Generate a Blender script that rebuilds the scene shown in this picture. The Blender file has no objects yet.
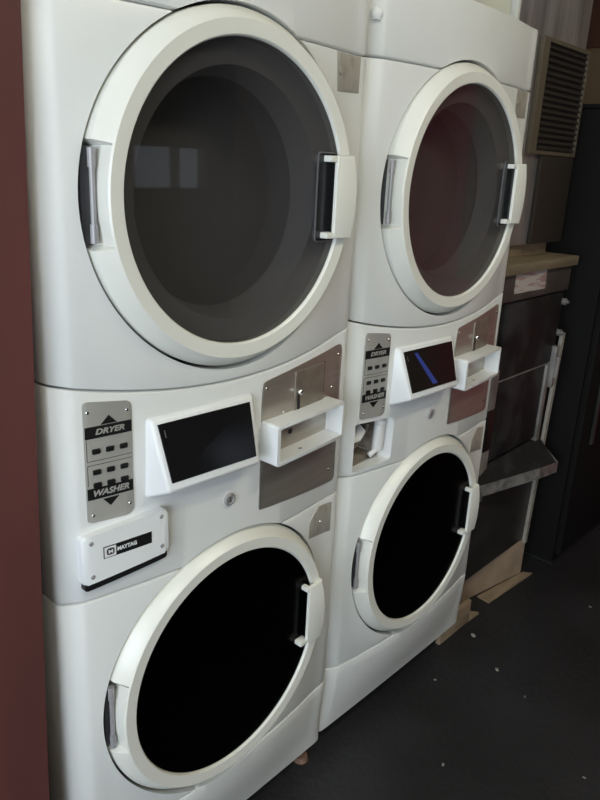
import bpy, bmesh, math, random
from mathutils import Vector, Matrix
random.seed(7)
S = bpy.context.scene
COL = S.collection
H = 0.06                      # the floor lies this far under the machines' skirts: everything is raised so that floor = 0

# ------------------------------------------------------------------ materials
def mat(name, col, rough=0.5, metal=0.0, spec=0.5, bump=None, noise=None, emit=None, coat=0.0):
    m = bpy.data.materials.new(name); m.use_nodes = True
    nt = m.node_tree; b = nt.nodes['Principled BSDF']
    b.inputs['Base Color'].default_value = (*col, 1)
    b.inputs['Roughness'].default_value = rough
    b.inputs['Metallic'].default_value = metal
    b.inputs['Specular IOR Level'].default_value = spec
    b.inputs['Coat Weight'].default_value = coat
    tc = None
    if noise or bump:
        tc = nt.nodes.new('ShaderNodeTexCoord')
    if noise:                 # (scale xyz, second colour, lo, hi, detail)
        sc, c2, lo, hi, det = noise
        mp = nt.nodes.new('ShaderNodeMapping'); mp.inputs['Scale'].default_value = sc
        n = nt.nodes.new('ShaderNodeTexNoise'); n.inputs['Scale'].default_value = 1; n.inputs['Detail'].default_value = det
        r = nt.nodes.new('ShaderNodeMapRange'); r.inputs[1].default_value = lo; r.inputs[2].default_value = hi
        mx = nt.nodes.new('ShaderNodeMix'); mx.data_type = 'RGBA'
        mx.inputs[6].default_value = (*col, 1); mx.inputs[7].default_value = (*c2, 1)
        L = nt.links.new
        L(tc.outputs['Object'], mp.inputs[0]); L(mp.outputs[0], n.inputs['Vector']); L(n.outputs['Fac'], r.inputs[0])
        L(r.outputs[0], mx.inputs[0]); L(mx.outputs[2], b.inputs['Base Color'])
    if bump:                  # (scale, strength)
        n = nt.nodes.new('ShaderNodeTexNoise'); n.inputs['Scale'].default_value = bump[0]; n.inputs['Detail'].default_value = 4
        bp = nt.nodes.new('ShaderNodeBump'); bp.inputs['Strength'].default_value = bump[1]; bp.inputs['Distance'].default_value = 0.01
        nt.links.new(tc.outputs['Object'], n.inputs['Vector']); nt.links.new(n.outputs['Fac'], bp.inputs['Height'])
        nt.links.new(bp.outputs[0], b.inputs['Normal'])
    if emit:
        b.inputs['Emission Color'].default_value = (*emit[0], 1); b.inputs['Emission Strength'].default_value = emit[1]
    return m

def glass_mat(name, tint, ior=1.5, rough=0.02):
    m = bpy.data.materials.new(name); m.use_nodes = True
    nt = m.node_tree; nt.nodes.remove(nt.nodes['Principled BSDF'])
    out = nt.nodes['Material Output']
    f = nt.nodes.new('ShaderNodeFresnel')
    ge = nt.nodes.new('ShaderNodeNewGeometry'); mr = nt.nodes.new('ShaderNodeMapRange')
    mr.inputs[3].default_value = ior; mr.inputs[4].default_value = 1 / ior      # thin pane: the same reflectance on both sides
    nt.links.new(ge.outputs['Backfacing'], mr.inputs[0]); nt.links.new(mr.outputs[0], f.inputs['IOR'])
    t = nt.nodes.new('ShaderNodeBsdfTransparent'); t.inputs[0].default_value = (*tint, 1)
    g = nt.nodes.new('ShaderNodeBsdfGlossy'); g.inputs['Roughness'].default_value = rough
    mx = nt.nodes.new('ShaderNodeMixShader')
    nt.links.new(f.outputs[0], mx.inputs[0]); nt.links.new(t.outputs[0], mx.inputs[1]); nt.links.new(g.outputs[0], mx.inputs[2])
    nt.links.new(mx.outputs[0], out.inputs[0])
    return m

M = dict(
    white=mat('white_enamel', (.77, .785, .775), .32, noise=((3, 3, 2), (.72, .73, .71), .5, .8, 5)),
    ring=mat('cream_white_plastic', (.80, .80, .735), .30),
    plastic=mat('white_plastic', (.795, .81, .81), .35),
    body=mat('cabinet_paint', (.62, .63, .63), .45),
    dark=mat('seam_black', (.012, .012, .013), .6),
    steel=mat('brushed_steel_plate', (.46, .425, .375), .38, .75, noise=((4, 4, 90), (.52, .485, .435), .35, .65, 3)),
    steel2=mat('worn_steel_insert', (.34, .30, .25), .45, .6, noise=((30, 30, 30), (.25, .215, .18), .4, .7, 4)),
    keypad=mat('grey_keypad_film', (.40, .39, .36), .42, 0.1, noise=((9, 9, 5), (.33, .32, .295), .35, .7, 3)),
    badge=mat('aluminium_badge', (.47, .45, .40), .45, .2, noise=((40, 40, 25), (.38, .36, .31), .45, .65, 4)),
    chrome=mat('chrome', (.75, .75, .75), .15, 1.0),
    pin=mat('grey_hinge_metal', (.36, .35, .36), .45, .3), hingeleaf=mat('dark_hinge_leaf', (.045, .045, .05), .5),
    black=mat('black_print', (.008, .008, .008), .4),
    label_white=mat('label_print_white', (.75, .75, .75), .5),
    screen=mat('black_display', (.006, .006, .007), .12),
    bluereflect=mat('blue_painted_reflection', (.02, .04, .2), .3, emit=((.10, .16, .75), .075)),  # weak emission imitating a blue reflection on the display
    glass_d=glass_mat('dryer_tinted_glass', (.61, .61, .61), 1.55, .03),
    glass_w=glass_mat('washer_black_glass', (.10, .10, .10), 1.2, .22),
    inner=mat('grey_inner_door', (.58, .565, .58), .5),
    drum=mat('drum_dark_grey', (.40, .385, .39), .5),
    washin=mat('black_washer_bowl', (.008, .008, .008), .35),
    pocket=mat('dark_handle_pocket', (.012, .013, .016), .25),
    pocketrim=mat('pocket_rim', (.12, .12, .125), .3),
    rust=mat('rusty_foot', (.25, .14, .09), .8, noise=((60, 60, 60), (.16, .10, .07), .4, .6, 4)),
    floor=mat('charcoal_floor', (.014, .014, .015), .50, spec=.3, noise=((2.2, 2.2, 2.2), (.030, .030, .033), .35, .78, 8), bump=(45, .25)),
    maroon=mat('maroon_paint', (.128, .046, .042), .38, noise=((5, 5, 1.2), (.085, .034, .030), .4, .7, 4)),
    maroon2=mat('maroon_reflected_paint', (.34, .036, .045), .6), redbrown=mat('red_brown_band', (.09, .030, .017), .7),
    cream=mat('cream_wall', (.72, .69, .55), .7),
    tan=mat('tan_wall', (.20, .135, .08), .8),
    ceil=mat('ceiling_white', (.7, .69, .66), .8),
    gray_wall=mat('grey_wall', (.16, .155, .15), .8),
    cabmetal=mat('dark_grimy_steel', (.042, .040, .039), .42, .2, spec=.3, noise=((5, 5, 9), (.022, .021, .021), .35, .7, 6)),
    cabhead=mat('grey_brown_header', (.085, .076, .070), .5, .2, noise=((10, 10, 14), (.055, .050, .046), .4, .7, 5)),
    door_black=mat('black_smoky_door', (.014, .014, .0145), .5, spec=.15, noise=((7, 7, 7), (.055, .055, .056), .45, .75, 5)),
    board=mat('pale_wood_board', (.24, .19, .125), .65, noise=((4, 30, 30), (.15, .115, .075), .4, .7, 5)),
    sticker=mat('faded_sticker', (.50, .45, .43), .6, noise=((8, 8, 95), (.36, .22, .21), .50, .56, 2)),
    trim=mat('dull_metal_trim', (.30, .285, .27), .45, .3, noise=((20, 20, 12), (.18, .17, .165), .4, .65, 4)),
    bar=mat('pale_edge_strip', (.33, .305, .265), .5, noise=((40, 40, 25), (.22, .20, .17), .5, .75, 4)),
    tray=mat('scuffed_tray_steel', (.45, .44, .42), .3, .5, noise=((25, 25, 25), (.20, .195, .19), .4, .65, 5)),
    traytop=mat('dark_tray_surface', (.018, .018, .018), .6, spec=.15, noise=((14, 14, 14), (.05, .05, .05), .5, .75, 4)),
    stain=mat('stainless_hood', (.56, .55, .57), .32, .7, noise=((16, 16, 2), (.22, .205, .20), .35, .7, 4)),
    grille=mat('brown_grille', (.040, .033, .028), .5, .2, spec=.3),
    grilleframe=mat('tan_grille_frame', (.15, .125, .09), .5, .3),
    wood=mat('brown_wood_block', (.33, .245, .165), .8, noise=((8, 30, 30), (.22, .16, .10), .35, .7, 5)),
    card=mat('cardboard', (.36, .27, .19), .85, noise=((9, 9, 9), (.26, .19, .13), .4, .7, 5)),
    blackcab=mat('black_cabinet_paint', (.010, .0095, .0095), .65, spec=.06),
    scrap=mat('pale_scrap', (.27, .26, .24), .8),
    paper=mat('white_dispenser_plastic', (.72, .72, .71), .5),
    compart=mat('grimy_compartment', (.30, .265, .22), .7, noise=((25, 25, 25), (.13, .105, .08), .4, .62, 5)),
    frame=mat('light_frame', (.75, .75, .73), .5),
    lamp=mat('lamp_diffuser', (.9, .9, .85), .5, emit=((1.0, .93, .72), 16.5)),
)

# ------------------------------------------------------------------ builders
def finish(bm, ang=32):
    bmesh.ops.recalc_face_normals(bm, faces=bm.faces[:])
    for f in bm.faces: f.smooth = True
    a = math.radians(ang)
    for e in bm.edges:
        if len(e.link_faces) != 2 or e.calc_face_angle(0) > a: e.smooth = False

def obj(name, bm, m, parent=None, loc=(0, 0, 0), ang=32, fin=True):
    """one mesh object; bm is in scene coordinates with z=-H at the floor, loc is its thing's base"""
    if fin: finish(bm, ang)
    off = Vector((-loc[0], -loc[1], H - loc[2]))
    for v in bm.verts: v.co += off
    me = bpy.data.meshes.new(name); bm.to_mesh(me); bm.free()
    me.materials.append(M[m])
    o = bpy.data.objects.new(name, me); COL.objects.link(o)
    if parent is not None: o.parent = parent
    else: o.location = loc
    return o

def thing(name, label, cat, loc=(0, 0, 0), group=None):
    o = bpy.data.objects.new(name, None); COL.objects.link(o)
    o.empty_display_size = .1; o.location = loc
    o['label'] = label; o['category'] = cat
    if group: o['group'] = group
    return o
def tag(o, label, cat, group=None):
    o['label'] = label; o['category'] = cat
    if group: o['group'] = group
    return o
def struct(name, bm, m):
    o = obj(name, bm, m); o['kind'] = 'structure'; return o

def box(bm, x0, x1, y0, y1, z0, z1, bev=0.0, seg=2):
    r = bmesh.ops.create_cube(bm, size=1)
    vs = r['verts']
    for v in vs:
        v.co = Vector(((x0 + x1) / 2 + v.co.x * (x1 - x0), (y0 + y1) / 2 + v.co.y * (y1 - y0), (z0 + z1) / 2 + v.co.z * (z1 - z0)))
    if bev:
        es = {e for v in vs for e in v.link_edges}
        bmesh.ops.bevel(bm, geom=list(es), offset=bev, segments=seg, profile=.6, affect='EDGES')
    return bm
def nbox(*a, **k): return box(bmesh.new(), *a, **k)

def rpoly(pts, r, n=5):
    out = []
    N = len(pts)
    rr = r if isinstance(r, (list, tuple)) else [r] * N
    for i in range(N):
        p = Vector(pts[i]); a = (Vector(pts[i - 1]) - p).normalized(); b = (Vector(pts[(i + 1) % N]) - p).normalized()
        if rr[i] <= 0: out.append(p); continue
        th = a.angle(b); d = rr[i] / math.tan(th / 2)
        s = p + a * d; e = p + b * d
        for k in range(n + 1):
            t = k / n
            out.append(s * (1 - t) ** 2 + p * 2 * t * (1 - t) + e * t * t)
    return out

def slab(pts, d0, d1, bev=0.0, bm=None):
    """polygon in (x,z), extruded from depth d0 (back) to d1 (front, more negative)"""
    bm = bm or bmesh.new()
    a = [bm.verts.new((p[0], d1, p[1])) for p in pts]
    b = [bm.verts.new((p[0], d0, p[1])) for p in pts]
    f = bm.faces.new(a); bm.faces.new(b[::-1])
    n = len(pts)
    for i in range(n): bm.faces.new((a[i], b[i], b[(i + 1) % n], a[(i + 1) % n]))
    if bev:
        bmesh.ops.bevel(bm, geom=list(f.edges), offset=bev, segments=2, profile=.5, affect='EDGES')
    return bm

def lathe(bm, prof, cx, cz, n=96, closed=True):
    """prof: (r, y) list, or a function of angle returning one; axis along y"""
    angs = n if isinstance(n, list) else [2 * math.pi * i / n for i in range(n)]
    rows = []
    for a in angs:
        P = prof(a) if callable(prof) else prof
        rows.append([bm.verts.new((cx + r * math.cos(a), y, cz + r * math.sin(a))) for r, y in P])
    k = len(rows[0])
    for i in range(len(rows)):
        A, B = rows[i], rows[(i + 1) % len(rows)]
        for j in range(k if closed else k - 1):
            bm.faces.new((A[j], A[(j + 1) % k], B[(j + 1) % k], B[j]))
    return bm
def disc_lathe(bm, prof, cx, cz, n=64):
    """open profile whose first and last rings are capped"""
    rows = [[bm.verts.new((cx + r * math.cos(2 * math.pi * i / n), y, cz + r * math.sin(2 * math.pi * i / n))) for r, y in prof] for i in range(n)]
    for i in range(n):
        A, B = rows[i], rows[(i + 1) % n]
        for j in range(len(prof) - 1): bm.faces.new((A[j], A[j + 1], B[j + 1], B[j]))
    bm.faces.new([r[0] for r in rows]); bm.faces.new([r[-1] for r in rows][::-1])
    return bm
def tube(bm, p, q, r, n=12):
    p, q = Vector(p), Vector(q); d = q - p
    m = Matrix.Translation((p + q) / 2) @ d.to_track_quat('Z', 'Y').to_matrix().to_4x4()
    bmesh.ops.create_cone(bm, cap_ends=True, segments=n, radius1=r, radius2=r, depth=d.length, matrix=m)
    return bm
def text(s, size, cx, cz, width=None, shear=0.0, d=-.0006, bold=0.0, slope=0.0):
    cu = bpy.data.curves.new('txt', 'FONT'); cu.body = s; cu.size = size; cu.align_x = 'CENTER'; cu.align_y = 'CENTER'
    cu.shear = shear; cu.offset = bold; cu.extrude = 0.0003; cu.resolution_u = 3
    o = bpy.data.objects.new('txt', cu); COL.objects.link(o)
    dg = bpy.context.evaluated_depsgraph_get(); dg.update()
    me = bpy.data.meshes.new_from_object(o.evaluated_get(dg))
    bm = bmesh.new(); bm.from_mesh(me)
    bpy.data.objects.remove(o); bpy.data.curves.remove(cu); bpy.data.meshes.remove(me)
    xs = [v.co.x for v in bm.verts]; k = (width / (max(xs) - min(xs))) if width else 1
    mx = (max(xs) + min(xs)) / 2
    for v in bm.verts:
        x, y, z = v.co; x = (x - mx) * k
        v.co = Vector((cx + x, d - z, cz + y + slope * x))
    return bm
def merge(bm, other):
    me = bpy.data.meshes.new('t'); other.to_mesh(me); other.free(); bm.from_mesh(me); bpy.data.meshes.remove(me); return bm

# ------------------------------------------------------------------ the bowed front of a machine
XL, XR, CL, CR, YC, BOW, MID = .037, .672, .037, .672, .0202, .0261, .343
WID = .700
def front(x):
    """y of the front surface at x"""
    if x < CL: return -YC * max(0, x) / CL
    t = (x - MID) / .306
    if t > 1:
        return -YC + max(0, x - CR) / (WID - CR) * .02 if x > CR else -YC
    return -YC - BOW * (1 - t * t)
OUT = [(0, .10), (0, .05), (0, .012), (.0008, .007), (.003, .0015), (.007, -.0028), (.018, -.0098), (.030, -.0166), (.035, -.0192)]
n_ = 46
OUT += [(.040 + (.668 - .040) * i / n_, front(.040 + (.668 - .040) * i / n_)) for i in range(n_ + 1)]
OUT += [(.680, -.0186), (.688, -.0145), (.694, -.008), (.698, -.001), (.700, .008), (.700, .05), (.700, .10)]

def panel(z0, z1, e=.0035, steps=1):
    """solid bowed front panel between two heights that may vary with x"""
    bm = bmesh.new(); N = len(OUT)
    nor = []
    for i in range(N):
        a = Vector(OUT[max(0, i - 1)]); b = Vector(OUT[min(N - 1, i + 1)]); t = (b - a).normalized(); nor.append(Vector((t.y, -t.x)))
    ks = [(0, e, 0), (e * .35, e * .3, 0), (e, 0, 0)] + [(None, 0, (k + 1) / (steps + 1)) for k in range(steps)] + [(-e, 0, 1), (-e * .35, e * .3, 1), (0, e, 1)]
    rows = []
    for dz, ins, w in ks:
        row = []
        for i, (x, y) in enumerate(OUT):
            p = Vector((x, y)) - nor[i] * ins
            zb, zt = z0(x), z1(x)
            z = zb + (zt - zb) * w + (dz or 0)
            row.append(bm.verts.new((p.x, p.y, z)))
        rows.append(row)
    for r in range(len(rows) - 1):
        for i in range(N - 1): bm.faces.new((rows[r][i], rows[r][i + 1], rows[r + 1][i + 1], rows[r + 1][i]))
    # back plane y=.10 and caps
    back = []
    for row in rows:
        back.append([bm.verts.new((v.co.x, .10, v.co.z)) if 0 < i < N - 1 else v for i, v in enumerate(row)])
    for k in (0, len(rows) - 1):
        for i in range(N - 1):
            vs = []
            for v in (rows[k][i], rows[k][i + 1], back[k][i + 1], back[k][i]):
                if v not in vs: vs.append(v)
            if len(vs) > 2: bm.faces.new(vs)
    for r in range(len(rows) - 1):
        for i in range(N - 1): bm.faces.new((back[r][i], back[r][i + 1], back[r + 1][i + 1], back[r + 1][i]))
    bmesh.ops.remove_doubles(bm, verts=bm.verts[:], dist=1e-5)
    bmesh.ops.recalc_face_normals(bm, faces=bm.faces[:])
    return bm

def cut(bm, cutter):
    """boolean difference, returns a new bmesh"""
    obs = []
    for b in (bm, cutter):
        bmesh.ops.recalc_face_normals(b, faces=b.faces[:])
        me = bpy.data.meshes.new('t'); b.to_mesh(me); b.free()
        o = bpy.data.objects.new('t', me); COL.objects.link(o); obs.append(o)
    md = obs[0].modifiers.new('b', 'BOOLEAN'); md.operation = 'DIFFERENCE'; md.solver = 'EXACT'; md.object = obs[1]
    dg = bpy.context.evaluated_depsgraph_get(); dg.update()
    me = bpy.data.meshes.new_from_object(obs[0].evaluated_get(dg))
    r = bmesh.new(); r.from_mesh(me)
    for o in obs:
        d = o.data; bpy.data.objects.remove(o); bpy.data.meshes.remove(d)
    bpy.data.meshes.remove(me)
    return r
def cyl_y(cx, cz, r, y0, y1, n=128):
    return disc_lathe(bmesh.new(), [(r, y0), (r, y1)], cx, cz, n)

def conform(bm, step=.012):
    """bend a flat piece (x, depth, z) on to the bowed front"""
    xs = [v.co.x for v in bm.verts]; x = min(xs) + step
    while x < max(xs) - 1e-4:
        bmesh.ops.bisect_plane(bm, geom=bm.verts[:] + bm.edges[:] + bm.faces[:], plane_co=(x, 0, 0), plane_no=(1, 0, 0), dist=1e-6)
        x += step
    for v in bm.verts: v.co.y += front(v.co.x)
    return bm

# key heights (scene coordinates, floor at -H)
ZK, ZC, ZD, ZT, ZTOP, SAG = .2013, .7333, 1.1051, 1.625, 1.7705, .043
DX, DZ, WX, WZ = .3446, 1.3697, .3446, .4737
zk = lambda x: ZK
zc = lambda x: ZC - .010 * x / .7
zd = lambda x: ZD - SAG * max(0, 1 - ((x - MID) / .343) ** 2)
zt = lambda x: ZT
g = .0016

def door(root, name, cx, cz, hz, glass, kind):
    """round door: ring with its glass, handle, hinge and bowl"""
    a0 = math.pi
    full = [(.2815, .030), (.2815, -.036), (.2800, -.0405), (.2645, -.0625), (.2615, -.0650), (.2400, -.0638), (.2385, -.0625), (.2372, -.0595), (.2365, .030)]
    noch = [(.2650, .030), (.2650, -.036), (.2650, -.0405), (.2640, -.0625), (.2615, -.0650), (.2400, -.0638), (.2385, -.0625), (.2372, -.0595), (.2365, .030)]
    h = math.asin(.070 / .270); tilt = math.asin(hz / .27)
    lo, hi = a0 - h - tilt, a0 + h - tilt
    angs = [2 * math.pi * i / 120 for i in range(120)] + [lo - .006, lo + .006, hi - .006, hi + .006]
    angs = sorted(a for a in angs if all(abs(a - b) > .012 or a == b for b in (lo - .006, lo + .006, hi - .006, hi + .006) if a not in (lo - .006, lo + .006, hi - .006, hi + .006)) )
    bm = lathe(bmesh.new(), lambda a: noch if lo < a < hi else full, cx, cz, angs)
    ring = obj(name, bm, 'ring', root, ang=17)
    # glass
    bm = disc_lathe(bmesh.new(), [(.2370, -.0530), (.2370, -.0575), (.2355, -.0585)], cx, cz, 96)
    obj('door_glass', bm, glass, ring)
    # bowl behind the glass
    if kind == 'dryer':
        bm = lathe(bmesh.new(), [(.2362, -.040), (.2362, -.044), (.200, -.030), (.186, .015), (.186, .020), (.2362, .020)], cx, cz, 96)
        obj('inner_bezel', bm, 'inner', ring)
        bm = disc_lathe(bmesh.new(), [(.2362, .092), (.2362, .024), (.19, .024), (.188, .080)], cx, cz, 96)
        obj('drum', bm, 'drum', root)
    else:
        bm = lathe(bmesh.new(), [(.2362, -.030), (.2362, -.038), (.215, -.030), (.150, .040), (.06, .075), (.02, .078), (.02, .085), (.2362, .085)], cx, cz, 96)
        obj('inner_bezel', bm, 'washin', ring)
        bm = disc_lathe(bmesh.new(), [(.235, .097), (.235, .0905), (.2, .0905)], cx, cz, 96)
        obj('drum', bm, 'washin', root)
    # handle: paddle bridging a pocket in the glass
    z0, z1 = cz + hz - .0735, cz + hz + .0735
    px = cx + .169; bx = cx + .203
    rr = lambda z: math.sqrt(max(0, (.2610 if kind == 'dryer' else .2570) ** 2 - (z - cz) ** 2))
    pts = [(bx, z0 + .002), (cx + rr(z0), z0), (cx + rr(z0 + .037), z0 + .037), (cx + rr((z0 + z1) / 2), (z0 + z1) / 2), (cx + rr(z1 - .037), z1 - .037), (cx + rr(z1), z1), (bx, z1 - .002)]
    bm = slab(pts, -.0715, -.0790, .0025)
    box(bm, bx + .030, cx + .252, -.0730, -.0600, z0 + .004, z1 - .004, .002)
    for zz in (z0 + .001, z1 - .013):
        box(bm, cx + (.197 if kind == 'washer' and zz > cz + hz else .184), bx + .006, -.0770, -.0560, zz, zz + .011, .0025)
    obj('door_handle', bm, 'ring', ring)
    if kind == 'dryer':
        bm = slab(rpoly([(px, z0 - .006), (bx + .01, z0 - .006), (bx + .01, z1 + .004), (px, z1 + .004)], [.008, .002, .002, .008]), -.0560, -.0600, .0006)
        obj('handle_pocket', bm, 'pocketrim', ring)
        bm = slab(rpoly([(px + .003, z0 - .0035), (bx + .01, z0 - .0035), (bx + .01, z1 + .0015), (px + .003, z1 + .0015)], [.006, .002, .002, .006]), -.0590, -.0606)
        obj('pocket_recess', bm, 'pocket', ring)
    # hinge: pin with two knuckles in the notch
    hx, hc = cx - .2735, cz + hz
    bm = bmesh.new()
    tube(bm, (hx + .003, -.036, hc - .052), (hx + .003, -.036, hc + .052), .0042, 14)
    for s in (-1, 1):
        tube(bm, (hx + .003, -.036, hc + s * .038), (hx + .003, -.036, hc + s * .064), .0058, 16)
    hg = obj('hinge', bm, 'pin', ring)
    obj('hinge_leaf', nbox(hx - .006, hx + .0085, -.028, .02, hc - .066, hc + .066, .001), 'hingeleaf', root)
    if kind == 'washer':                                 # the washer doors sit a little deeper in their panels
        for o in [ring] + [c for c in root.children if c.name.startswith(('drum', 'hinge_leaf'))][-2:]:
            o.location.y = .008 if not o.name.startswith('drum') else 0
    return ring

def screw(parent, x, z, d, r=.0032, m='chrome'):
    bm = disc_lathe(bmesh.new(), [(r, d + .001), (r, d - .0006), (r * .7, d - .0016)], x, z, 12)
    y = front(x)
    for v in bm.verts: v.co.y += y
    return obj('screw', bm, m, parent)

def quad_slab(c, th):
    """thin plate on four corners (bl, br, tr, tl), thickness th along its normal"""
    c = [Vector(p) for p in c]; n = (c[1] - c[0]).cross(c[3] - c[0]).normalized()
    bm = bmesh.new()
    a = [bm.verts.new(p + n * th) for p in c]; b = [bm.verts.new(p) for p in c]
    bm.faces.new(a); bm.faces.new(b[::-1])
    for i in range(4): bm.faces.new((a[i], b[i], b[(i + 1) % 4], a[(i + 1) % 4]))
    return bm

def control_panel(open_bay):
    bm = panel(lambda x: zc(x) + g, lambda x: zd(x) - g)
    bm = cut(bm, cyl_y(WX, WZ, .2862, -.3, .3))
    if open_bay:
        bm = cut(bm, slab(rpoly([(.036, .742), (.163, .749), (.163, .858), (.036, .862)], [.006, .012, .014, .006]), .075, -.2))
    return bm

def machine():
    R = thing('stacked_washer_dryer', 'nearer of two white stacked coin washer dryers, by the maroon wall, its soap drawer closed', 'washer dryer', (0, 0, 0))
    bm = nbox(.002, .698, .101, .70, .0, ZTOP - .004, .004)
    obj('cabinet', bm, 'body', R)
    bm = nbox(.010, .690, .090, .0995, .004, ZTOP - .01)
    for z, x in ((DZ, DX), (WZ, WX)): bm = cut(bm, cyl_y(x, z, .285, -.3, .3, 64))
    obj('seam_gasket', bm, 'dark', R)
    bm = cut(panel(lambda x: ZT + g, lambda x: ZTOP, .006), cyl_y(DX, DZ, .2862, -.3, .3))
    obj('top_panel', bm, 'white', R)
    bm = cut(panel(lambda x: zd(x) + g, lambda x: ZT - g), cyl_y(DX, DZ, .2862, -.3, .3))
    obj('dryer_panel', bm, 'white', R)
    cp = obj('control_panel', control_panel(False), 'white', R)
    bm = cut(panel(lambda x: ZK + g, lambda x: zc(x) - g), cyl_y(WX, WZ, .2862, -.3, .3))
    obj('washer_panel', bm, 'white', R)
    bm = panel(lambda x: .0, lambda x: ZK - g, steps=6)
    for v in bm.verts:                                   # the skirt loses its bow towards the floor
        if v.co.y < 0: v.co.y *= .08 + .92 * math.sin(math.pi / 2 * min(1, max(0, v.co.z / ZK))) ** 1.2
    bm = cut(bm, cyl_y(WX, WZ, .2862, -.3, .3))
    obj('kick_panel', bm, 'white', R)
    for x in (.05, .668):
        for y in (.03, .62):
            bm = bmesh.new(); bmesh.ops.create_cone(bm, cap_ends=True, segments=20, radius1=.021, radius2=.017, depth=.014, matrix=Matrix.Translation((x, y, -H + .007)))
            tube(bm, (x, y, -H + .012), (x, y, .004), .007)
            obj('levelling_foot', bm, 'rust', R)
    door(R, 'dryer_door', DX, DZ, .003, 'glass_d', 'dryer')
    door(R, 'washer_door', WX, WZ, .012, 'glass_w', 'washer')
    # keypad plate
    bm = conform(slab(rpoly([(.0485, .8735), (.1275, .8700), (.1275, 1.0655), (.0485, 1.0755)], [.008, .014, .011, .008]), .004, -.0018, .0008))
    kp = obj('keypad_plate', bm, 'keypad', R)
    for zz in (1.0245, .9225):
        bm = conform(slab([(.0500, zz - .0095), (.1265, zz - .0095), (.1265, zz + .0098), (.0500, zz + .0098)], -.001, -.0024))
        obj('word_band', bm, 'black', kp)
    bm = conform(text('DRYER', .0125, .0905, 1.0245, .048, .25, -.0026, .0004))
    obj('dryer_lettering', bm, 'keypad', kp)
    bm = conform(text('WASHER', .0140, .0895, .9225, .060, .25, -.0026, .0004))
    obj('washer_lettering', bm, 'keypad', kp)
    obj('up_arrow', conform(slab([(.0755, 1.0355), (.1020, 1.0355), (.0890, 1.0490)], -.001, -.0024)), 'black', kp)
    obj('down_arrow', conform(slab([(.0745, .9105), (.0870, .8965), (.1020, .9105)], -.001, -.0024)), 'black', kp)
    for zz in (.9935, .9590, .9370):
        for xx in (.0665, .0890, .1120):
            bm = conform(slab(rpoly([(xx - .0065, zz - .0045), (xx + .0065, zz - .0045), (xx + .0065, zz + .004), (xx - .0065, zz + .004)], .002, 3), -.001, -.0040, .0008))
            obj('key', bm, 'black', kp)
    bm = bmesh.new()
    for (x0, x1, z0_, z1_) in ((.0515, .126, .9775, .9783), (.0515, .126, .9705, .9713), (.0515, .0523, .937, .970), (.0515, .0523, .979, 1.014)):
        slab([(x0, z0_), (x1, z0_), (x1, z1_), (x0, z1_)], -.001, -.0021, 0, bm)
    obj('key_border', conform(bm), 'dark', kp)
    for x, z in ((.0555, 1.058), (.1195, 1.052), (.0575, .886), (.1200, .891)): screw(kp, x, z, -.0018, .0028)
    # display hood
    def hp(x, d, z): return (x, front(x) + d, z)
    B = [hp(.147, .012, .884), hp(.386, .012, .884), hp(.386, .012, 1.031), hp(.147, .012, 1.031)]
    F = [hp(.160, -.0500, .912), hp(.358, -.0480, .912), hp(.373, -.0105, 1.028), hp(.158, -.0095, 1.028)]
    bm = bmesh.new(); vb = [bm.verts.new(p) for p in B]; vf = [bm.verts.new(p) for p in F]
    bm.faces.new(vf); bm.faces.new(vb[::-1])
    for i in range(4): bm.faces.new((vf[i], vb[i], vb[(i + 1) % 4], vf[(i + 1) % 4]))
    bmesh.ops.recalc_face_normals(bm, faces=bm.faces[:])
    bmesh.ops.bevel(bm, geom=bm.edges[:], offset=.006, segments=3, profile=.5, affect='EDGES')
    dh = obj('display_hood', bm, 'plastic', R, ang=50)
    f = [Vector(p) for p in F]
    def on(u, w): return (f[0] * (1 - u) + f[1] * u) * (1 - w) + (f[3] * (1 - u) + f[2] * u) * w
    obj('display_screen', quad_slab([on(.045, .125), on(.955, .125), on(.945, .925), on(.035, .925)], .0022), 'screen', dh)
    obj('screen_mark', quad_slab([x + Vector((0, -.0024, 0)) for x in (on(.075, .74), on(.082, .74), on(.080, .84), on(.073, .84))], .0003), 'pocketrim', dh)
    R['_hood'] = 0
    # lock
    bm = disc_lathe(bmesh.new(), [(.0125, .004), (.0125, -.004), (.0105, -.0055), (.0085, -.0055), (.0080, -.004), (.002, -.004)], .327, .834, 28)
    for v in bm.verts: v.co.y += front(.327)
    lk = obj('lock', bm, 'pin', R)
    bm = slab([(.3262, .829), (.3278, .829), (.3278, .839), (.3262, .839)], -.0035, -.0048)
    for v in bm.verts: v.co.y += front(.327)
    obj('keyhole', bm, 'black', lk)
    # coin plate with slide and open coin cup
    bm = conform(slab(rpoly([(.4055, .784), (.664, .7600), (.664, 1.0760), (.4055, 1.0430)], [.006, .012, .012, .014]), .004, -.0018, .0008))
    cpl = obj('coin_plate', bm, 'steel', R)
    bm = conform(slab([(.500, .950), (.598, .952), (.598, 1.046), (.500, 1.046)], -.001, -.0045, .0008))
    ins = obj('coin_insert', bm, 'steel2', cpl)
    obj('insert_shadow_gap', conform(slab([(.5985, .952), (.6015, .952), (.6015, 1.048), (.5985, 1.048)], -.001, -.0025)), 'dark', cpl)
    bm = slab([(.5075, .966), (.5155, .966), (.5145, .985), (.5115, 1.002), (.5065, 1.002), (.5070, .985)], -.0040, -.0056)
    obj('coin_slot', conform(bm), 'black', cpl)
    bm = bmesh.new()
    bmesh.ops.create_uvsphere(bm, u_segments=16, v_segments=10, radius=.0065, matrix=Matrix.Translation((.5085, front(.508) - .010, 1.006)))
    tube(bm, (.5085, front(.508) - .010, 1.006), (.5085, front(.508), 1.006), .003)
    obj('coin_knob', bm, 'chrome', cpl)
    bm = nbox(.505, .520, front(.512) - .014, front(.512), .958, .967, .002)
    obj('coin_slide', bm, 'chrome', cpl)
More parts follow.
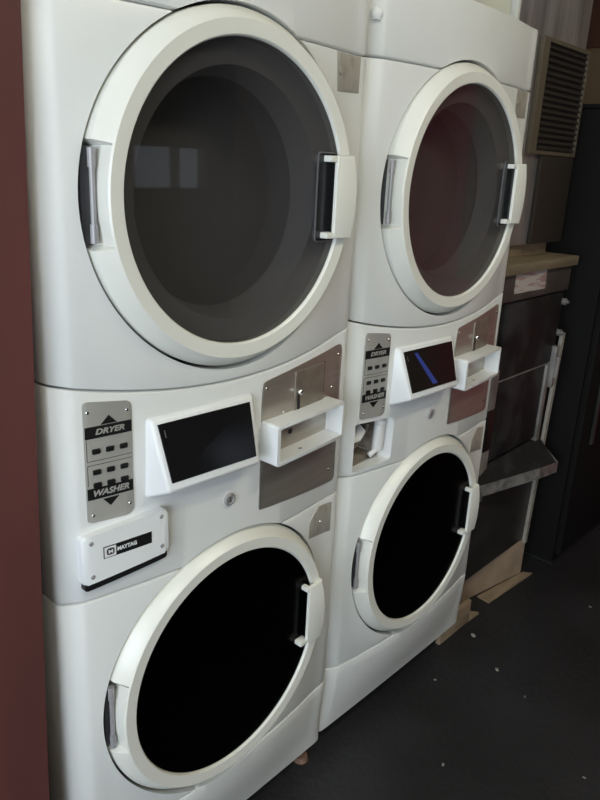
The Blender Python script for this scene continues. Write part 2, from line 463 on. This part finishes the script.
    obj('coin_return_hole', conform(slab(rpoly([(.486, .921), (.497, .921), (.497, .931), (.486, .931)], .004, 3), -.001, -.0030)), 'black', cpl)
    x0, x1, z0, z1, dd = .405, .6245, .8880, .9680, .046
    outer = slab(rpoly([(x0, z0), (x1, z0), (x1, z1), (x0, z1)], .006, 4), 0, -dd, .0012)
    bm = cut(outer, slab(rpoly([(x0 + .0085, z0 + .0075), (x1 - .006, z0 + .0075), (x1 - .006, z1 - .0065), (x0 + .0085, z1 - .0065)], .003, 3), .1, -.2))
    for v in bm.verts: v.co.y += front(v.co.x) if v.co.y < -.02 else front(v.co.x) + .002
    obj('coin_cup', bm, 'plastic', cpl)
    bm = slab(rpoly([(.492, 0), (.500, 0), (.500, .006), (.492, .006)], .002, 3), 0, -.001)
    for v in bm.verts: v.co = Vector((v.co.x, front(.5) - .030 + v.co.z, z0 + .0078 - v.co.y))
    obj('cup_screw', bm, 'pin', cpl)
    for x, z in ((.417, 1.030), (.654, 1.052), (.634, .985), (.640, .795), (.468, .972)): screw(cpl, x, z, -.0018, .003)
    # small lock plates at the right edge
    bm = conform(slab([(.590, 1.5565), (.664, 1.5590), (.664, 1.6215), (.583, 1.6215)], .003, -.0014, .0005))
    lp = obj('lock_plate', bm, 'badge', R)
    bm = disc_lathe(bmesh.new(), [(.006, -.001), (.006, -.0035), (.004, -.004)], .597, 1.590, 16)
    for v in bm.verts: v.co.y += front(.597)
    obj('rivet', bm, 'badge', lp)
    bm = conform(slab([(.577, .650), (.664, .634), (.664, .707), (.611, .715), (.577, .6885)], .003, -.0014, .0005))
    lp = obj('lock_plate', bm, 'badge', R); screw(lp, .620, .675, -.0014, .0025)
    # white finger clip on the top panel's left corner
    bm = bmesh.new()
    bmesh.ops.create_uvsphere(bm, u_segments=24, v_segments=16, radius=1, matrix=Matrix.Translation((.019, front(.019) - .000, 1.7)) @ Matrix.Rotation(-.5, 4, 'Z') @ Matrix.Diagonal((.013, .007, .012, 1)))
    box(bm, .010, .026, front(.019) - .008, front(.019) + .006, 1.6885, 1.6915, .001)
    obj('latch_clip', bm, 'plastic', R)
    return R, cp

def drawer(root):
    pts = [(.0300, .7715), (.1815, .7865), (.1800, .8690), (.0300, .8560)]
    bm = conform(slab(rpoly([(.0335, .7585), (.1815, .7740), (.1795, .80), (.035, .79)], .004), .004, -.0115, .001))
    obj('drawer_slot', bm, 'black', root)
    bm = conform(slab(rpoly(pts, [.006, .008, .008, .008]), .002, -.0155, .0035))
    dr = obj('detergent_drawer', bm, 'plastic', root, ang=45)
    for x, z in ((.0445, .8450), (.1685, .8560), (.0450, .7850), (.1690, .8010)): screw(dr, x, z, -.0155, .0040, 'pin')
    sl = .022
    q = lambda x0, x1, z0, z1: [(x0, z0 + sl * (x0 - .06)), (x1, z0 + sl * (x1 - .06)), (x1, z1 + sl * (x1 - .06)), (x0, z1 + sl * (x0 - .06))]
    obj('logo_band', conform(slab(q(.0635, .1490, .8120, .8330), -.0145, -.0161)), 'black', dr)
    bm = slab(q(.0650, .0845, .8135, .8315), -.0155, -.0166)
    obj('logo_field', conform(bm), 'label_white', dr)
    bm = slab(rpoly(q(.0685, .0815, .8170, .8285), .004, 4), -.0162, -.0170)
    obj('logo_ring', conform(bm), 'black', dr)
    bm = text('M', .0085, .0750, .8227, .0075, 0, -.0171, .0003)
    obj('logo_initial', conform(bm), 'label_white', dr)
    bm = text('MAYTAG', .0095, .1040, .8235, .034, 0, -.0164, .0003, slope=sl)
    obj('logo_lettering', conform(bm), 'label_white', dr)
    return dr

def compartment(root):
    """open soap bay of the second machine"""
    outer = slab([(.0365, .743), (.1625, .750), (.1625, .8575), (.0365, .8615)], .072, front(.1) + .030)
    bm = cut(outer, slab([(.0385, .7465), (.1605, .7515), (.1605, .8555), (.0385, .8590)], .0665, -.3))
    bay = obj('soap_bay', bm, 'compart', root)
    # torn dispenser pieces inside
    bm = bmesh.new()
    tube(bm, (.141, -.010, .770), (.146, -.012, .846), .0135, 14)
    bmesh.ops.create_uvsphere(bm, u_segments=14, v_segments=10, radius=.0165, matrix=Matrix.Translation((.145, -.012, .842)) @ Matrix.Diagonal((1, .9, .7, 1)))
    tube(bm, (.140, -.014, .776), (.118, -.004, .760), .0065, 10)
    for v in bm.verts: v.co += Vector((math.sin(v.co.z * 190), math.cos(v.co.z * 140 + v.co.x * 90), 0)) * .0013
    obj('dispenser_nozzle', bm, 'paper', bay)
    bm = bmesh.new()
    P = [(.040, -.004, .806), (.070, -.012, .812), (.095, -.006, .826), (.098, .018, .838), (.066, .026, .828), (.040, .026, .818)]
    a = [bm.verts.new(p) for p in P]; b = [bm.verts.new((p[0], p[1], p[2] + .0035)) for p in P]
    bm.faces.new(a); bm.faces.new(b[::-1])
    for i in range(6): bm.faces.new((a[i], b[i], b[(i + 1) % 6], a[(i + 1) % 6]))
    obj('dispenser_flap', bm, 'paper', bay)
    bm = bmesh.new()
    tube(bm, (.045, .02, .765), (.10, .01, .800), .005, 8); tube(bm, (.10, .01, .800), (.128, .012, .832), .005, 8)
    obj('dispenser_hose', bm, 'compart', bay)

# ---- build the pair
m1, cp1 = machine()
del m1['_hood']
def dup(o, parent):
    c = o.copy(); COL.objects.link(c); c.parent = parent
    for ch in list(o.children): dup(ch, c)
    return c
m2 = m1.copy(); COL.objects.link(m2)
m2.location = (.686 + .0254, .0099, .0067)
m2['label'] = 'farther of two white stacked coin washer dryers, its soap bay open, blue streak on display'
for ch in list(m1.children):
    if ch is cp1 or ch.name.startswith('levelling_foot'): continue
    dup(ch, m2)
cp2 = obj('control_panel', control_panel(True), 'white', m2)
for ch in [c for c in m1.children if c.name.startswith('levelling_foot')]:
    c = dup(ch, m2); c.location.z = -.0067; c.location.y = .05
drawer(m1)
compartment(m2)
for c in m2.children:                                    # small differences in how its fittings sit
    k = c.name.split('.')[0]
    if k == 'coin_plate':
        c.location.x, c.location.y = -.007, -.0008
        for d in c.children:
            if d.name.startswith(('coin_cup', 'cup_screw')): d.location.x = -.009
    elif k == 'display_hood': c.location.x = -.008
    elif k == 'lock': c.location.x = -.014
    elif k == 'keypad_plate': c.location.x, c.location.y = -.004, -.0006
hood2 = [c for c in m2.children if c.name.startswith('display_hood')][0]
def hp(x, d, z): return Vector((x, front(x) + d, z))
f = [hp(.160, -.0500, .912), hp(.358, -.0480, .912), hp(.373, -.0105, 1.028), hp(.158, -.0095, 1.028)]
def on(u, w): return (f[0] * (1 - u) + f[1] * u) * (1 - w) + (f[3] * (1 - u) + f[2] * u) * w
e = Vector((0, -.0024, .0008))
o = obj('screen_reflection', quad_slab([on(.46, .19) + e, on(.56, .19) + e, on(.26, .86) + e, on(.205, .86) + e], .0003), 'bluereflect', hood2)  # emissive strip standing in for a blue reflection on the glass
o['label'] = 'blue reflection painted as a streak across the display'

# ------------------------------------------------------------------ the old cabinet to the right
L = (1.72, .05, 0)
C_ = thing('steel_cabinet', 'low grimy dark steel cabinet with pale board top and faded sticker, right of the machines', 'cabinet', L)
bm = nbox(1.445, 1.995, .062, .62, .090, 1.140, .004); obj('cabinet_body', bm, 'cabmetal', C_, L)
bm = nbox(1.432, 2.010, .034, .64, 1.1405, 1.172, .004); obj('top_board', bm, 'board', C_, L)
bm = nbox(1.447, 1.993, .048, .0615, 1.056, 1.140, .002); hd = obj('header_panel', bm, 'cabhead', C_, L)
bm = slab(rpoly([(1.578, 1.079), (1.796, 1.077), (1.793, 1.146), (1.578, 1.140)], .004), .048, .0465); st = obj('sticker', bm, 'sticker', hd, L)
st['label'] = 'faded cream and red paper sticker'
bm = nbox(1.545, 1.945, .044, .0615, .806, 1.050, .004); du = obj('upper_door', bm, 'door_black', C_, L)
bm = nbox(1.545, 1.895, .046, .0615, .530, .800, .004); dl = obj('lower_door', bm, 'door_black', C_, L)
bm = nbox(1.505, 1.900, .046, .0615, .800, .8055, .0005); obj('door_rail', bm, 'trim', C_, L)
bm = nbox(1.900, 1.926, .040, .0615, .515, .800, .002); obj('door_stile', bm, 'trim', C_, L)
bm = nbox(1.925, 1.945, .026, .0615, .715, .865, .004); box(bm, 1.929, 1.941, .014, .03, .75, .83, .003); obj('door_latch', bm, 'trim', C_, L)
for zz in (1.015, .905):
    bm = bmesh.new(); tube(bm, (1.972, .040, zz), (1.972, .062, zz), .012, 16); tube(bm, (1.972, .03, zz), (1.972, .041, zz), .006, 12); obj('hinge_bolt', bm, 'trim', C_, L)
for (za, zb, m_) in ((.718, .846, 'trim'), (.579, .7175, 'black'), (.395, .5785, 'trim')):
    bm = nbox(1.497, 1.541, .038 if m_ == 'black' else .040, .0615, za, zb, .003)
    obj('edge_strip' if m_ != 'black' else 'edge_tape', bm, m_, C_, L)
bm = nbox(1.447, 1.993, .052, .0615, .095, .500, .002); obj('lower_panel', bm, 'cabmetal', C_, L)
# flap below the lower door
bm = bmesh.new()
P = [(1.50, .050, .520), (1.945, .050, .520), (1.985, .030, .470), (1.972, -.020, .432), (1.790, -.032, .463), (1.480, .030, .465)]
top = [bm.verts.new(p) for p in P]; bot = [bm.verts.new((p[0], p[1] + .004, p[2] - .008)) for p in P]
bm.faces.new(top[::-1]); bm.faces.new(bot)
for i in range(6): bm.faces.new((top[i], bot[i], bot[(i + 1) % 6], top[(i + 1) % 6]))
fl = obj('tray', bm, 'traytop', C_, L)
bm = bmesh.new()
lip = [(1.440, .030, .476), (1.790, -.036, .465), (1.972, -.026, .434), (1.992, .036, .470)]
for a, b in zip(lip, lip[1:]):
    a, b = Vector(a), Vector(b); n = Vector(((b - a).y, -(b - a).x, 0)).normalized() * .003
    vs = [bm.verts.new(p) for p in (a, b, b + Vector((0, 0, -.040)), a + Vector((0, 0, -.040)))]
    ws = [bm.verts.new(v.co - n) for v in vs]
    bm.faces.new(vs); bm.faces.new(ws[::-1])
    for i in range(4): bm.faces.new((vs[i], ws[i], ws[(i + 1) % 4], vs[(i + 1) % 4]))
obj('tray_lip', bm, 'tray', fl, L)
# pale strip standing at its right edge
bm = bmesh.new(); a, b = Vector((2.004, .040, .900)), Vector((1.958, .040, .080))
vs = [bm.verts.new(p) for p in (a + Vector((-.010, 0, 0)), a + Vector((.010, 0, 0)), b + Vector((.010, 0, 0)), b + Vector((-.010, 0, 0)))]
ws = [bm.verts.new(v.co + Vector((0, .012, 0))) for v in vs]
bm.faces.new(vs); bm.faces.new(ws[::-1])
for i in range(4): bm.faces.new((vs[i], ws[i], ws[(i + 1) % 4], vs[(i + 1) % 4]))
obj('edge_moulding', bm, 'bar', C_, L)
bm = nbox(1.50, 1.94, .16, .60, -H, .092); obj('cabinet_plinth', bm, 'dark', C_, L)

# upper steel box with its louvre
L = (1.73, .12, 1.172 + H)
U = thing('steel_vent_box', 'tall stainless box with a brown louvred vent, standing on the pale board top', 'vent', L)
obj('box_base', nbox(1.53, 1.97, .14, .60, 1.172, 1.2125, .003), 'wood', U, L)
obj('lit_side_panel', nbox(1.4995, 1.5125, .132, .62, 1.212, 2.30, .002), 'cream', U, L)  # cream colour stands for the light on the box's left side
obj('lit_edge_strip', nbox(1.4965, 1.5125, .110, .1315, 1.212, 2.30, .003), 'ring', U, L)  # pale strip painted as the bright lit edge of the box
obj('box_body', nbox(1.513, 2.005, .120, .62, 1.212, 2.30, .004), 'stain', U, L)
bm = nbox(1.668, 2.006, .103, .1195, 1.488, 1.812, .003)
bm = cut(bm, nbox(1.708, 1.996, .0, .112, 1.500, 1.800))
vf = obj('vent_panel', bm, 'grilleframe', U, L)
obj('lower_panel', nbox(1.765, 2.002, .104, .1195, 1.214, 1.4865, .003), 'grille', U, L)
obj('vent_backing', nbox(1.707, 1.997, .1115, .1130, 1.499, 1.801), 'dark', vf, L)
bm = bmesh.new()
for i in range(17):
    z = 1.509 + i * .0175
    vs = [(1.708, .104, z - .005), (1.708, .1112, z + .004), (1.708, .1112, z + .0065), (1.708, .104, z - .001)]
    a = [bm.verts.new(p) for p in vs]; b = [bm.verts.new((1.996, p[1], p[2])) for p in vs]
    bm.faces.new(a); bm.faces.new(b[::-1])
    for k in range(4): bm.faces.new((a[k], b[k], b[(k + 1) % 4], a[(k + 1) % 4]))
obj('louvre', bm, 'grille', vf, L)

# tall black cabinet
L = (2.5, .3, 0)
K = thing('tall_black_cabinet', 'tall plain black cabinet standing at the far right past the steel cabinet', 'cabinet', L)
obj('cabinet_body', nbox(2.100, 2.95, -.020, .68, -H + .02, 1.650, .006), 'blackcab', K, L)
obj('front_door', nbox(2.104, 2.946, -.046, -.0205, -H + .06, 1.645, .006), 'blackcab', K, L)
obj('kick_plinth', nbox(2.12, 2.93, -.015, .66, -H, -H + .02), 'dark', K, L)
obj('top_cap', nbox(2.095, 2.955, -.05, .69, 1.650, 1.664, .004), 'blackcab', K, L)
bm = nbox(2.20, 2.22, -.058, -.046, .45, .95, .003); obj('reflection_bar', bm, 'cabmetal', K, L)  # added bar standing for a pale slanted reflection on the door

# loose boards and card under the cabinets
bm = bmesh.new()
P = [(1.46, .133, -H), (1.968, .046, -H), (1.968, .046, .092), (1.46, .133, .092)]
a = [bm.verts.new(p) for p in P]; b = [bm.verts.new((p[0] + .002, p[1] + .014, p[2])) for p in P]
bm.faces.new(a); bm.faces.new(b[::-1])
for i in range(4): bm.faces.new((a[i], b[i], b[(i + 1) % 4], a[(i + 1) % 4]))
# trim it under the cabinet body
for v in bm.verts:
    if v.co.z > 0: v.co.z = .0885
obj('base_board', bm, 'card', C_, (1.72, .05, 0))['label'] = 'tan cardboard base board standing askew on the floor'
bm = bmesh.new()
P = [(1.690, .080), (1.684, .030), (1.995, .009), (1.972, .040)]
a = [bm.verts.new((x, y, -H)) for x, y in P]; b = [bm.verts.new((x, y, -H + .006)) for x, y in P]
bm.faces.new(a); bm.faces.new(b[::-1])
for i in range(4): bm.faces.new((a[i], b[i], b[(i + 1) % 4], a[(i + 1) % 4]))
tag(obj('cardboard_strip', bm, 'wood', loc=(1.83, .03, 0)), 'brown strip of cardboard lying flat on the floor before the steel cabinet', 'cardboard')
bm = slab([(1.345, -H), (1.535, -H), (1.535, .026), (1.420, .026), (1.4185, .000), (1.345, .000)], .042, .026, .002)
tag(obj('wood_block', bm, 'wood', loc=(1.44, .07, 0)), 'brown wood block on the floor by the foot of the farther washer', 'block')
bm = slab([(1.528, .0), (1.600, .0), (1.560, .0)], 0, -.004) if False else bmesh.new()
P = [(1.534, .066), (1.530, .026), (1.597, .022), (1.575, .055)]
a = [bm.verts.new((x, y, -H)) for x, y in P]; b = [bm.verts.new((x, y, -H + .010)) for x, y in P]
bm.faces.new(a); bm.faces.new(b[::-1])
for i in range(4): bm.faces.new((a[i], b[i], b[(i + 1) % 4], a[(i + 1) % 4]))
tag(obj('cardboard_scrap', bm, 'wood', loc=(1.56, .04, 0)), 'small torn brown scrap lying beside the wood block', 'cardboard')

# litter on the floor
deb = [(1.471, -.027, .011, 'largest pale crumb on the floor, nearest the wood block'), (1.370, -.169, .009, 'greyish crumb of litter on the open floor beyond the farther washer'),
       (1.188, -.056, .005, 'tiny pale speck on the floor close to the skirt of the farther washer'), (1.319, -.288, .005, 'tiny pale speck on the floor right of the greyish crumb'),
       (.918, -.251, .006, 'pale speck on the floor near the bottom edge, right of the nearer washer'), (1.938, -.243, .006, 'pale speck on the floor before the tall black cabinet'),
       (1.145, -.538, .005, 'pale speck on the floor in the bottom right corner of the picture')]
for x, y, r, lab in deb:
    bm = bmesh.new(); bmesh.ops.create_icosphere(bm, subdivisions=2, radius=1, matrix=Matrix.Translation((x, y, -H + r * .28)) @ Matrix.Rotation(random.random() * 3, 4, 'Z') @ Matrix.Diagonal((r, r * .6, r * .3, 1)))
    for v in bm.verts: v.co += Vector((random.uniform(-1, 1), random.uniform(-1, 1), 0)) * r * .12
    tag(obj('litter_crumb', bm, 'scrap', loc=(x, y, 0)), lab, 'litter', 'crumbs of litter on the floor')

# ------------------------------------------------------------------ the room
X0, X1, Y0, Y1, ZC_ = -2.6, 3.2, -3.2, .76, 2.75
struct('floor', nbox(X0 - .1, X1 + .1, Y0 - .1, Y1 + .1, -H - .1, -H), 'floor')
struct('ceiling', nbox(X0 - .1, X1 + .1, Y0 - .1, Y1 + .1, ZC_, ZC_ + .1), 'ceil')
struct('wall_back', nbox(X0 - .1, X1 + .1, Y1, Y1 + .1, -H, ZC_), 'cream')
# short maroon wall end beside the machine (slightly out of plumb)
WF = -.024
bm = nbox(-.60, .0, WF, .74, -H, ZC_)
for v in bm.verts:
    if v.co.x > -.1: v.co.x = -.0065 - (1.6 - v.co.z) * .0365
struct('wall_left', bm, 'maroon')
# wall at the far right: tan, unseen maroon panels for reflections, brown-red band under the ceiling
struct('wall_right', nbox(X1, X1 + .1, Y0 - .1, Y1, -H, ZC_), 'tan')
struct('trim_1', nbox(X1 - .012, X1, .45, Y1, 2.01, ZC_), 'redbrown')
struct('unseen_red_panel', nbox(X1 - .012, X1, -1.80, -1.28, -H, 2.2), 'maroon2')  # unseen red panel, sized for its reflection in the farther dryer glass
struct('unseen_red_wainscot', nbox(X1 - .025, X1 - .012, -1.80, .30, -H, .85), 'maroon2')  # unseen red wainscot added to tint the coin plates by reflection
struct('wall_front', cut(nbox(X0, X1, Y0 - .1, Y0, -H, ZC_), nbox(2.35, 2.95, Y0 - .3, Y0 + .2, 1.22, 1.50)), 'gray_wall')  # opening added so its sky makes a pale reflection in the dryer glass
bm = nbox(2.32, 2.98, Y0 - .09, Y0 - .01, 1.19, 1.53)
for a in ((2.36, 2.70), (2.72, 2.94)): bm = cut(bm, nbox(a[0], a[1], Y0 - .3, Y0 + .2, 1.23, 1.49))
struct('added_window', bm, 'gray_wall')  # frame of the added opening
# far left wall with a big window opening to daylight
struct('wall_far_left', cut(nbox(X0 - .1, X0, Y0, Y1, -H, ZC_), nbox(X0 - .3, X0 + .2, -2.6, -.4, .5, 2.3)), 'cream')
bm = nbox(X0 - .09, X0 - .01, -2.65, -.35, .45, 2.35)
for a in ((-2.58, -1.53), (-1.47, -.42)): bm = cut(bm, nbox(X0 - .3, X0 + .2, a[0], a[1], .52, 2.28))
struct('window_1', bm, 'frame')

def lamp(x, y, lab):
    L = (x, y, ZC_ + H)
    t = thing('ceiling_light', lab, 'lamp', L, 'fluorescent ceiling lights')
    obj('lamp_housing', nbox(x - .62, x + .62, y - .15, y + .15, ZC_ - .05, ZC_, .004), 'frame', t, L)
    obj('lamp_diffuser', nbox(x - .60, x + .60, y - .13, y + .13, ZC_ - .062, ZC_ - .0502, .003), 'lamp', t, L)
    return t
lamp(.95, -1.35, 'fluorescent ceiling light over the aisle before the machines')
lamp(-1.0, -1.9, 'fluorescent ceiling light nearer the street window')

# daylight through the window: an area light in the opening, facing in
ld = bpy.data.lights.new('window_daylight', 'AREA'); ld.shape = 'RECTANGLE'; ld.size = 2.2; ld.size_y = 1.75
ld.energy = 95; ld.color = (.80, .90, 1.0)
lo = bpy.data.objects.new('window_daylight', ld); COL.objects.link(lo)
lo.location = (X0 - .12, -1.5, 1.4 + H); lo.rotation_euler = (math.radians(90), 0, math.radians(-90))
w = bpy.data.worlds.new('world'); S.world = w; w.use_nodes = True
w.node_tree.nodes['Background'].inputs[0].default_value = (.75, .85, 1, 1); w.node_tree.nodes['Background'].inputs[1].default_value = .6

# ------------------------------------------------------------------ camera
cam = bpy.data.cameras.new('camera'); co = bpy.data.objects.new('camera', cam); COL.objects.link(co)
co.matrix_world = Matrix(((.67408423, .20071557, -.71086125, -.49518154), (-.73722997, .24255607, -.63060171, -.93929144),
                          (.04585213, .94914689, .31147675, 1.42868885 + H), (0, 0, 0, 1)))
cam.sensor_fit = 'VERTICAL'; cam.sensor_height = 24; cam.lens = 721.34 / 800 * 24
cam.clip_start = .05
S.camera = co
S.view_settings.view_transform = 'Standard'; S.view_settings.look = 'None'
S.view_settings.exposure = 0; S.view_settings.gamma = 1; S.view_settings.use_curve_mapping = False
